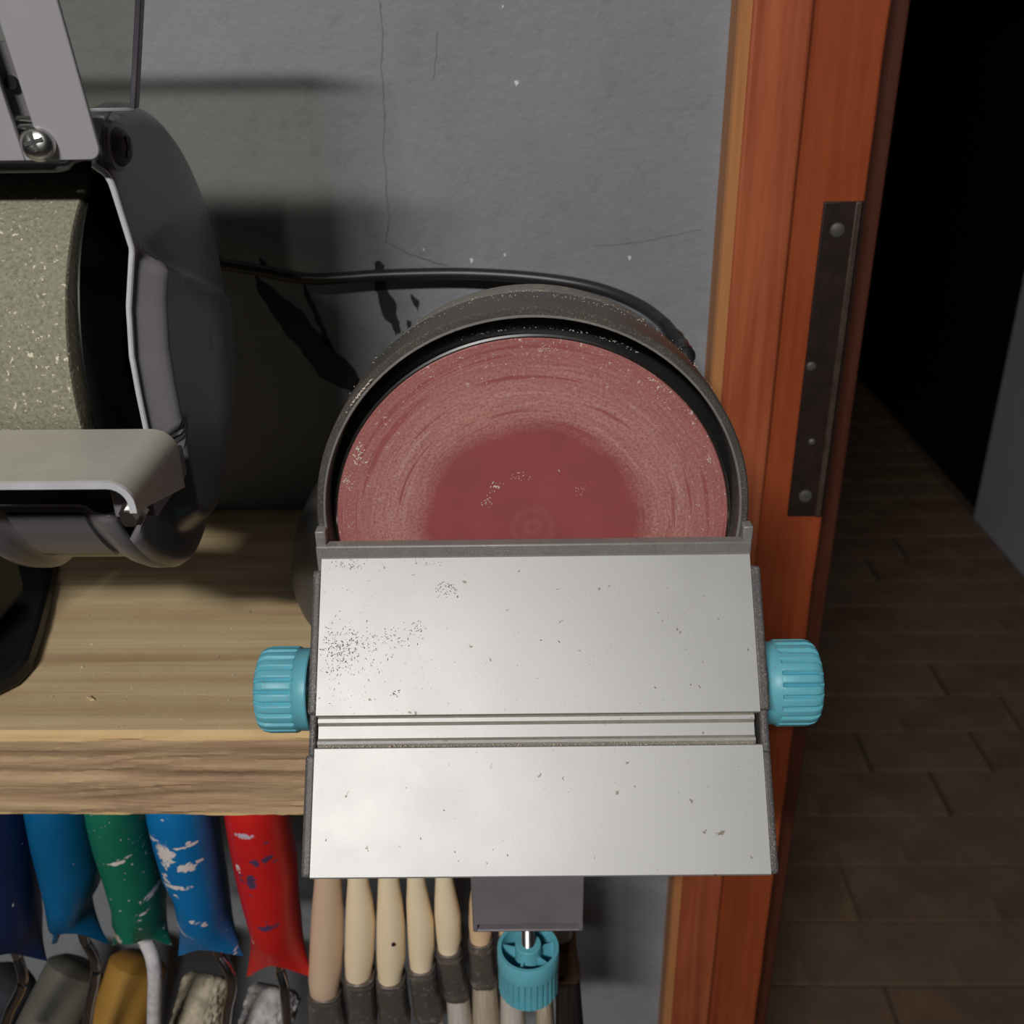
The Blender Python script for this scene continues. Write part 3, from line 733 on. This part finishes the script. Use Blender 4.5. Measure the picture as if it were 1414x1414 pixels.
# raised panel on the lower wrap
b = MB(); ths2 = [math.radians(a) for a in np.linspace(206, 228, 10)]
b.loft([[gp(-.1885, .0888, th), gp(-.1870, .0912, th), gp(-.1600, .0912, th), gp(-.1585, .0888, th)] for i, th in enumerate(ths2)], False, False)
b.build('wrap_panel', M['guard'], GR, GO, solid=.0008)
# black disc added for the darkness in the gap beside the wheel
MB().lathe([(-.1552, .078), (-.1545, .078)], 'X', (0, gy+.012, gz), 64).build('dark_gap_disc', M['blackplastic'], GR, GO)
# tool rest
zr = -.129
yb, yf, xr = .3245, .2812, -.1222
sec = []
th_ = .0022
outer = [(-.300, 0), (xr-.008, 0)]+[(xr-.008+.008*math.sin(math.radians(a)), -.008+.008*math.cos(math.radians(a))) for a in range(15, 91, 15)]+[(xr, -.0105)]
inner = [(xr-th_, -.0105)]+[(xr-.008+(.008-th_)*math.sin(math.radians(a)), -.008+(.008-th_)*math.cos(math.radians(a))) for a in range(90, -1, -15)]+[(-.300, -th_)]
pf = outer+inner
ca = 7
def rline(y, p, top_):
    k_ = (y-yf)/(yb-yf)
    dz = 0
    if p[1] < -.009: dz = -.012*k_      # flange deepens to the back
    return (p[0]+(-.0018*k_ if False else 0), y, zr+p[1]+dz)
n_ = len(pf); b = MB(); ysl = [yf, yf+.002, (yf+yb)/2, yb-.002, yb]
rings = [[rline(y, p, 1) for p in pf] for y in ysl]
b.loft(rings, True, False)
no = len(outer)
for base_, rev in ((0, 0), (len(ysl)-1, 1)):
    fs = []
    for i in range(no-1):
        fs.append((base_*n_+i, base_*n_+i+1, base_*n_+n_-2-i, base_*n_+n_-1-i))
    b.f += fs; b.mi += [0]*len(fs)
tr = b.build('tool_rest', M['rest'], GR, GO, bevel=.0006, seg=2, angle=40)
# bright front edge strip
b = MB(); fr_ = [(yf-.0006)]
b.loft([[(p[0], yf-.0006, zr+p[1]-.0001) for p in (o_, i_)]+[(p[0], yf+.0004, zr+p[1]-.0001) for p in (i_, o_)] for o_, i_ in zip(outer, inner[::-1])], True, True)
b.build('rest_front_edge', M['lip'], tr, GO)['label'] = 'bright front edge of the rest'
# rest screw and nut
q = onY(181, 712, .292)
MB().lathe([(q[1]+.016, .0028), (q[1]+.004, .0028), (q[1]+.004, .0045), (q[1]+.001, .0045), (q[1]+.001, .003), (q[1]-.003, .0028)], 'Y', (q[0], 0, q[2]), 6).build('rest_screw', M['screwsteel'], GR, GO, smooth=False)
MB().box((q[0]-.010, q[1]+.010, q[2]-.006), (q[0]+.004, q[1]+.045, q[2]+.006)).build('rest_arm', M['guard'], GR, GO, bevel=.001)
# shield bracket plate with slot, leaning forward at its top
def bk(x, h, d=0.0):    # h up the plate from its lower edge
    y0_, z0_ = .3415, -.0430; L = Vector((0, -.0125, .0500)).normalized(); N_ = Vector((0, -L.z, L.y)); 
    return (x, y0_+L.y*h+N_.y*d, z0_+L.z*h+N_.z*d)
xs0, xs1 = -.1612, -.1553
XL, XRt = -.265, -.1365
hh = .128
b = MB()
corner = [(XRt-.004+.004*math.sin(math.radians(a)), .004-.004*math.cos(math.radians(a))) for a in range(0, 91, 15)]
outl = [(XL, 0)]+corner+[(XRt, hh), (XL, hh)]
# plate built as two side strips and a bridge under the slot
sl0 = .0035
right = [(xs1, 0)]+corner+[(XRt, hh), (xs1, hh)]
left = [(XL, 0), (xs0, 0), (xs0, hh), (XL, hh)]
bridge = [(xs0, 0), (xs1, 0), (xs1, sl0), (xs0, sl0)]
for pgn in (right, left, bridge):
    b.prism(pgn, lambda p: bk(p[0], p[1], 0), lambda p: bk(p[0], p[1], .0018))
brk = b.build('shield_bracket', M['light_grey'], GR, GO, bevel=.0004)
# pieces seen through the slot
MB().prism([(-.168, .006), (-.150, .006), (-.150, .034), (-.168, .034)], lambda p: bk(p[0], p[1], -.004), lambda p: bk(p[0], p[1], -.006)).build('slot_backplate', M['guard'], GR, GO)
c_ = bk(-.1600, .0225, -.0035)
MB().lathe([(c_[1], .0022), (c_[1]-.0012, .002), (c_[1]-.0012, .001)], 'Y', (c_[0], 0, c_[2]), 20).build('slot_rivet', M['blackplastic'], GR, GO)
for h_ in (.0075, .010, .0125):
    p0, p1 = bk(-.163, h_, -.001), bk(-.1535, h_, -.001); MB().tube([p0, p1], .0008, 8).build('spring_coil', M['screwsteel'], GR, GO)
# round head cross screw
sc_ = Vector(bk(-.1550, .0055, .0018)); 
prof = [(.0, .0052), (.0006, .0056), (.0016, .0054), (.0028, .0046), (.0036, .0032), (.0039, .0014)]
def screwhead(name, c3, ax, R0, mat, parent, off):
    ax = Vector(ax).normalized(); a = ax.orthogonal().normalized(); b2 = ax.cross(a); b = MB(); rings = []
    for h_, r_ in prof:
        rings.append([tuple(c3+ax*h_*R0+(a*math.cos(t_)+b2*math.sin(t_))*r_*R0) for t_ in np.linspace(0, 2*math.pi, 32, endpoint=False)])
    b.loft(rings); o = b.build(name, mat, parent, off)
    b = MB()
    for r1, r2 in (((Vector((1, 0, .3))), None), (Vector((-.3, 0, 1)), None)):
        d_ = (r1-ax*r1.dot(ax)).normalized(); e_ = ax.cross(d_)
        P = [c3+ax*.0033*R0+d_*s1*.0030*R0+e_*s2*.0006*R0 for s1, s2 in ((-1, -1), (1, -1), (1, 1), (-1, 1))]
        b.hexa([tuple(x) for x in P]+[tuple(x+ax*.0009*R0) for x in P])
    b.build('cross_recess', M['blackplastic'], o, off); return o
screwhead('bracket_screw', sc_, (0, -1, .25), 1.0, M['screwsteel'], GR, GO)
# side screw on the cover
q = onX(160, 203, -.1398)
screwhead('cover_screw', Vector((-.1398, q[1], q[2])), (1, -.15, 0), 1.15, M['darkscrew'], GR, GO)
MB().lathe([(-.1412, .0088), (-.1392, .0080), (-.1388, .0062), (-.1400, .0055)], 'X', (0, q[1], q[2]), 32, caps=False).build('screw_boss', M['guard'], GR, GO)
# clear eye shield
q0 = onX(180, 150, -.1405)
b = MB(); yS, zS = q0[1], q0[2]
top_ = (.047, .094)
b.hexa([(-.29, yS, zS), (-.1405, yS, zS), (-.1405, yS+.0018, zS), (-.29, yS+.0018, zS), (-.29, yS+top_[0], zS+top_[1]), (-.1345, yS+top_[0], zS+top_[1]), (-.1345, yS+top_[0]+.0018, zS+top_[1]), (-.29, yS+top_[0]+.0018, zS+top_[1])])
es = b.build('eye_shield', M['clear'], GR, GO, smooth=False); es['label'] = 'clear plastic eye shield'
b = MB(); b.hexa([(-.1408, yS-.0004, zS), (-.1386, yS-.0004, zS), (-.1386, yS+.004, zS), (-.1408, yS+.004, zS), (-.1348, yS+top_[0], zS+top_[1]), (-.1325, yS+top_[0], zS+top_[1]), (-.1325, yS+top_[0]+.004, zS+top_[1]), (-.1348, yS+top_[0]+.004, zS+top_[1])])
b.build('shield_side_edge', M['shield_edge'], es, GO, bevel=.0004)
MB().box((-.29, yS+top_[0]-.003, zS+top_[1]-.0015), (-.132, yS+top_[0]+.002, zS+top_[1]+.0015)).build('shield_top_rim', M['guard'], es, GO, bevel=.0006)
MB().box((-.29, yS-.0003, zS-.0008), (-.139, yS+.0016, zS+.0003)).build('shield_bottom_edge', M['lip'], es, GO, bevel=.0002)
# motor, pedestal, base (mostly outside the frame)
MB().lathe([(-.212, .03), (-.214, .052), (-.225, .058), (-.40, .058), (-.41, .05), (-.41, .01)], 'X', (0, .43, gz), 48).build('grinder_motor', M['guard'], GR, GO)
MB().box((-.385, .405, ZS+.012), (-.274, .475, gz-.03)).build('grinder_pedestal', M['castbase'], GR, GO, bevel=.006)
bp = [(-.42, .392), (-.272, .392), (-.258, .396), (-.251, .405), (-.2495, .418), (-.256, .445), (-.266, .48), (-.280, .525), (-.42, .525)]  # black outline takes in the base and its shadow on the shelf
MB().loft([[(x, y, ZS+.0005) for x, y in bp], [(x-.002, y, ZS+.009) for x, y in bp]]).build('base_with_shadow', M['blackplastic'], GR, GO, bevel=.002)

# ------------------------------------------------------------------ hanging rail, rollers, brushes
YR = .42
rl = MB().box((-.5, YR-.02, ZB-.014), (.075, YR+.02, ZB+.0001)).build('hanging_rail', M['rail'], None, UP, bevel=.001)
rl['label'] = 'wooden rail fixed under the shelf, carrying rollers and brushes'; rl['category'] = 'rail'
def sup2(cx, cy, rx, ry, z, n=36, e=2.3):
    return [(cx+rx*abs(math.cos(a))**(2/e)*math.copysign(1, math.cos(a)), cy+ry*abs(math.sin(a))**(2/e)*math.copysign(1, math.sin(a)), z) for a in [2*math.pi*k_/n for k_ in range(n)]]
def roller(rows, flare, gm, wpts, wm_, sleeve, sm, label, fluffy=False, Y=YR):
    """rows: (py, xl, xr) of the grip; flare: (py, xl, xr, py_mid) of the skirt"""
    prof = []
    for (py, a, c_) in rows:
        p, q = onY(a, py, Y), onY(c_, py, Y); prof.append(((p[0]+q[0])/2, abs(q[0]-p[0])/2, p[2]))
    cx0 = prof[0][0]
    R = root('paint_roller', (cx0, Y, ZB-.014), label, 'paint roller', 'paint rollers hanging under the shelf')
    off = (-cx0, -Y, -(ZB-.014))
    b = MB(); rings = []
    rings.append(sup2(cx0, Y+.006, prof[0][1]*.55, .010, ZB-.0142)); rings.append(sup2(cx0, Y+.006, prof[0][1]*.85, .018, ZB-.020))
    for cx, rx, z in prof: rings.append(sup2(cx, Y+.006, rx, .021, z, 36, 2.0))
    # skirt
    py, a, c_, pm = flare
    p, q = onY(a, py, Y-.004), onY(c_, py, Y-.004); pmid = onY((a+c_)/2, pm, Y-.012)
    cx, rx = (p[0]+q[0])/2, (q[0]-p[0])/2; zl, zr2, zm = p[2], q[2], pmid[2]
    for f in (.3, .6, .85, 1.0):
        cxx = prof[-1][0]+(cx-prof[-1][0])*f; rxx = prof[-1][1]+(rx-prof[-1][1])*f**1.5
        ring = []
        for (x, y, z) in sup2(cxx, Y+.006-.006*f, rxx, .021-.011*f, 0, 36, 2.0-.85*f):
            tt = (x-cxx)/rxx; side = abs(tt)**1.3
            zz_ = zm+( (zl if tt < 0 else zr2)-zm)*side
            ring.append((x, y, prof[-1][2]+(zz_-prof[-1][2])*f))
        rings.append(ring)
    last = rings[-1]; rings.append([(cx+(x-cx)*.8, Y+(y-Y)*.8, z+.001) for x, y, z in last])
    rings.append([(cx+(x-cx)*.2, Y+(y-Y)*.2, zm+.008) for x, y, z in last])
    b.loft(rings); b.build('grip', gm, R, off, angle=60)
    P = [(onY(x, y, Y+dy)) for x, y, dy in wpts]
    MB().tube([(P[0][0], P[0][1], P[0][2]+.02)]+catmull(P, 5), .0030 if wm_ is M['wire'] else .0042, 12).build('wire_frame', wm_, R, off)
    if sleeve:
        (xa, ya), (xb, yb_), rr_, Ya = sleeve
        p, q = Vector(onY(xa, ya, Ya)), Vector(onY(xb, yb_, Ya-.035))
        q = p+(q-p).normalized()*.10
        n1, n2 = (24, 36) if not fluffy else (60, 72)
        b = MB(); d_ = (q-p).normalized(); a_ = d_.orthogonal().normalized(); c2 = d_.cross(a_); rings = []
        for i in range(n1+1):
            f = i/n1; e_ = min(1, .72+.28*min(f, 1-f)/.03) if min(f, 1-f) < .03 else 1
            rings.append([tuple(p+(q-p)*f+(a_*math.cos(t_)+c2*math.sin(t_))*(rr_*e_+(random.uniform(-.0016, .0016) if fluffy else 0))) for t_ in np.linspace(0, 2*math.pi, n2, endpoint=False)])
        b.loft(rings); b.build('roller_sleeve', sm, R, off, angle=80 if fluffy else 40)
roller([(1128, -62, 30), (1180, -56, 38), (1240, -40, 44), (1290, -30, 48)], (1335, -30, 62, 1318), M['g_navy'], [(24, 1320, 0), (32, 1350, -.004), (26, 1372, -.006), (14, 1395, -.008), (2, 1430, -.01)], M['wire'],
       ((20, 1345), (-70, 1500), .018, .48), M['s_dark'], 'paint roller with dark navy grip, beside the plain blue one')
roller([(1128, 34, 116), (1160, 40, 122), (1200, 50, 132), (1235, 60, 130), (1262, 68, 114)], (1312, 67, 148, 1289), M['g_blue'], [(118, 1300, 0), (131, 1325, -.002), (131, 1355, -.004), (124, 1390, -.006), (118, 1440, -.008)], M['wire'],
       ((110, 1330), (50, 1450), .020, .48), M['s_grey'], 'paint roller with clean mid-blue grip between the navy and the green ones')
roller([(1128, 117, 195), (1165, 126, 203), (1200, 138, 213), (1245, 152, 222), (1275, 154, 222)], (1314, 151, 236, 1294), M['g_green'], [(200, 1298, 0), (210, 1320, -.004), (214, 1350, -.006), (213, 1390, -.006), (212, 1440, -.006)], M['wire_w'],
       ((194, 1322), (148, 1464), .0190, .475), M['s_ochre'], 'paint roller with green paint-flecked grip and ochre sleeve')
roller([(1128, 200, 290), (1165, 209, 298), (1205, 221, 304), (1230, 236, 308), (1262, 243, 312)], (1328, 243, 334, 1316), M['g_blue2'], [(302, 1318, 0), (316, 1340, -.004), (320, 1365, -.006), (314, 1395, -.006), (310, 1440, -.006)], M['wire'],
       ((290, 1345), (262, 1450), .0155, .465), M['s_beige'], 'paint roller with bright blue grip splashed white, beside the red one', True)
roller([(1128, 308, 394), (1165, 314, 400), (1205, 322, 407), (1245, 332, 408), (1285, 344, 412)], (1357, 338, 430, 1338), M['g_red'], [(386, 1338, 0), (392, 1360, -.004), (394, 1385, -.006), (396, 1410, -.006), (398, 1450, -.006)], M['wire'],
       ((382, 1362), (352, 1470), .0165, .46), M['s_white'], 'paint roller with red chipped grip and fluffy grey sleeve', True)

def brush(rows, ferr, bris, hm, fm, bm_, label, Y=YR):
    prof = [(lambda p, q: ((p[0]+q[0])/2, abs(q[0]-p[0])/2, p[2]))(onY(a, py, Y), onY(c_, py, Y)) for py, a, c_ in rows]
    cx0 = prof[0][0]
    R = root('paint_brush', (cx0, Y, ZB-.014), label, 'paint brush', 'wooden-handled brushes hanging under the shelf'); off = (-cx0, -Y, -(ZB-.014))
    b = MB(); rings = [sup2(cx0, Y, prof[0][1]*.7, .0045, ZB-.0142, 24, 2), sup2(cx0, Y, prof[0][1]*.9, .006, (ZB+prof[0][2])/2, 24, 2)]
    for cx, rx, z in prof: rings.append(sup2(cx, Y, rx, min(rx, .0085), z, 24, 2))
    cx, rx, z = prof[-1]; rings.append(sup2(cx, Y, rx*.92, .0075, z-.003, 24, 2))
    b.loft(rings); b.build('brush_handle', hm, R, off, angle=60)
    fp = [(lambda p, q: ((p[0]+q[0])/2, abs(q[0]-p[0])/2, p[2]))(onY(a, py, Y), onY(c_, py, Y)) for py, a, c_ in ferr]
    b = MB(); b.loft([sup2(c1, Y, r1*1.02, min(r1*1.02, .0092), z1, 16, 3) for c1, r1, z1 in fp])
    f_ = b.build('ferrule', fm, R, off, bevel=.0003, angle=25)
    c1, r1, z1 = fp[0]; c2, r2, z2 = fp[-1]
    for z_ in (z1-.004, z2+.004):
        b = MB(); k_ = (z_-z1)/(z2-z1); b.loft([sup2(c1+(c2-c1)*k_, Y, (r1+(r2-r1)*k_)*1.05, .0096, z_+d_, 16, 3) for d_ in (-.0008, .0008)])
        b.build('ferrule_bead', fm, f_, off)
    b = MB(); rings = []
    for f in np.linspace(0, 1, 8):
        rings.append(sup2(c2+(c2-c1)*.5*f, Y, r2*(.93+.25*f), .0082+.002*f, z2+.002-f*.055, 30, 2))
    b.loft(rings); b.build('bristles', bm_, R, off)
    return R
T = 1150
brush([(T, 438, 468), (1217, 434, 471), (1262, 430, 474), (1300, 428, 474), (1350, 426, 471), (1368, 428, 468)], [(1366, 426, 471), (1440, 432, 484)], 0, M['h1'], M['ferrule'], M['b1'], 'paint brush with stout tan handle right beside the red roller')
brush([(T, 480, 504), (1217, 480, 509), (1245, 478, 515), (1272, 477, 518), (1320, 476, 516), (1346, 477, 512)], [(1344, 476, 517), (1406, 483, 521)], 0, M['h2'], M['ferrule'], M['b1'], 'pale brush between the stout tan one and the one with a dark speck')
b3 = brush([(T, 522, 545), (1217, 522, 551), (1245, 521, 556), (1275, 520, 559), (1320, 520, 560), (1350, 522, 555)], [(1348, 520, 560), (1408, 526, 567)], 0, M['h2'], M['ferrule'], M['b1'], 'pale wooden brush with a dark speck on its handle')
q = onY(543, 1305, YR-.0088)
MB().lathe([(q[1]+.0012, .0011), (q[1]-.0002, .0011), (q[1]-.0005, .0006)], 'Y', (q[0], 0, q[2]), 12).build('wood_speck', M['blackplastic'], b3, (-b3.location[0], -b3.location[1], -(ZB-.014)))
brush([(T, 560, 582), (1217, 562, 587), (1245, 561, 593), (1270, 562, 599), (1310, 564, 600), (1333, 566, 598)], [(1331, 564, 601), (1400, 573, 612)], 0, M['h2'], M['ferrule'], M['b2'], 'pale brush just past the one with a dark speck')
brush([(T, 600, 618), (1217, 601, 626), (1240, 600, 631), (1262, 600, 636), (1295, 603, 637), (1310, 605, 634)], [(1308, 603, 637), (1372, 615, 648)], 0, M['h2'], M['ferrule'], M['b2'], 'pale slim brush leaning at the wide gap before the clamp')
brush([(T, 655, 676), (1217, 652, 679), (1245, 648, 681), (1275, 647, 681), (1297, 649, 678)], [(1295, 647, 680), (1354, 651, 686)], 0, M['h3'], M['ferrule'], M['b1'], 'orange-toned brush half hidden by the edge of the clamp bracket')
brush([(T, 690, 710), (1217, 688, 714), (1245, 687, 716), (1275, 686, 717), (1290, 690, 714)], [(1288, 688, 716), (1345, 690, 722)], 0, M['h3'], M['ferrule'], M['b2'], 'brush tip showing under the clamp bracket behind the turquoise knob')
brush([(T, 728, 745), (1217, 728, 748), (1250, 730, 751), (1290, 732, 752), (1300, 734, 752)], [(1299, 732, 753), (1350, 738, 762)], 0, M['h3'], M['ferrule'], M['b1'], 'thin orange brush tip right behind the clamp screw')
brush([(T, 748, 772), (1217, 752, 782), (1262, 754, 790), (1288, 757, 791), (1294, 760, 788)], [(1292, 755, 794), (1345, 766, 801)], 0, M['hw'], M['ferrule_b'], M['b3'], 'brush with white-caked handle end, brown ferrule and black bristles')
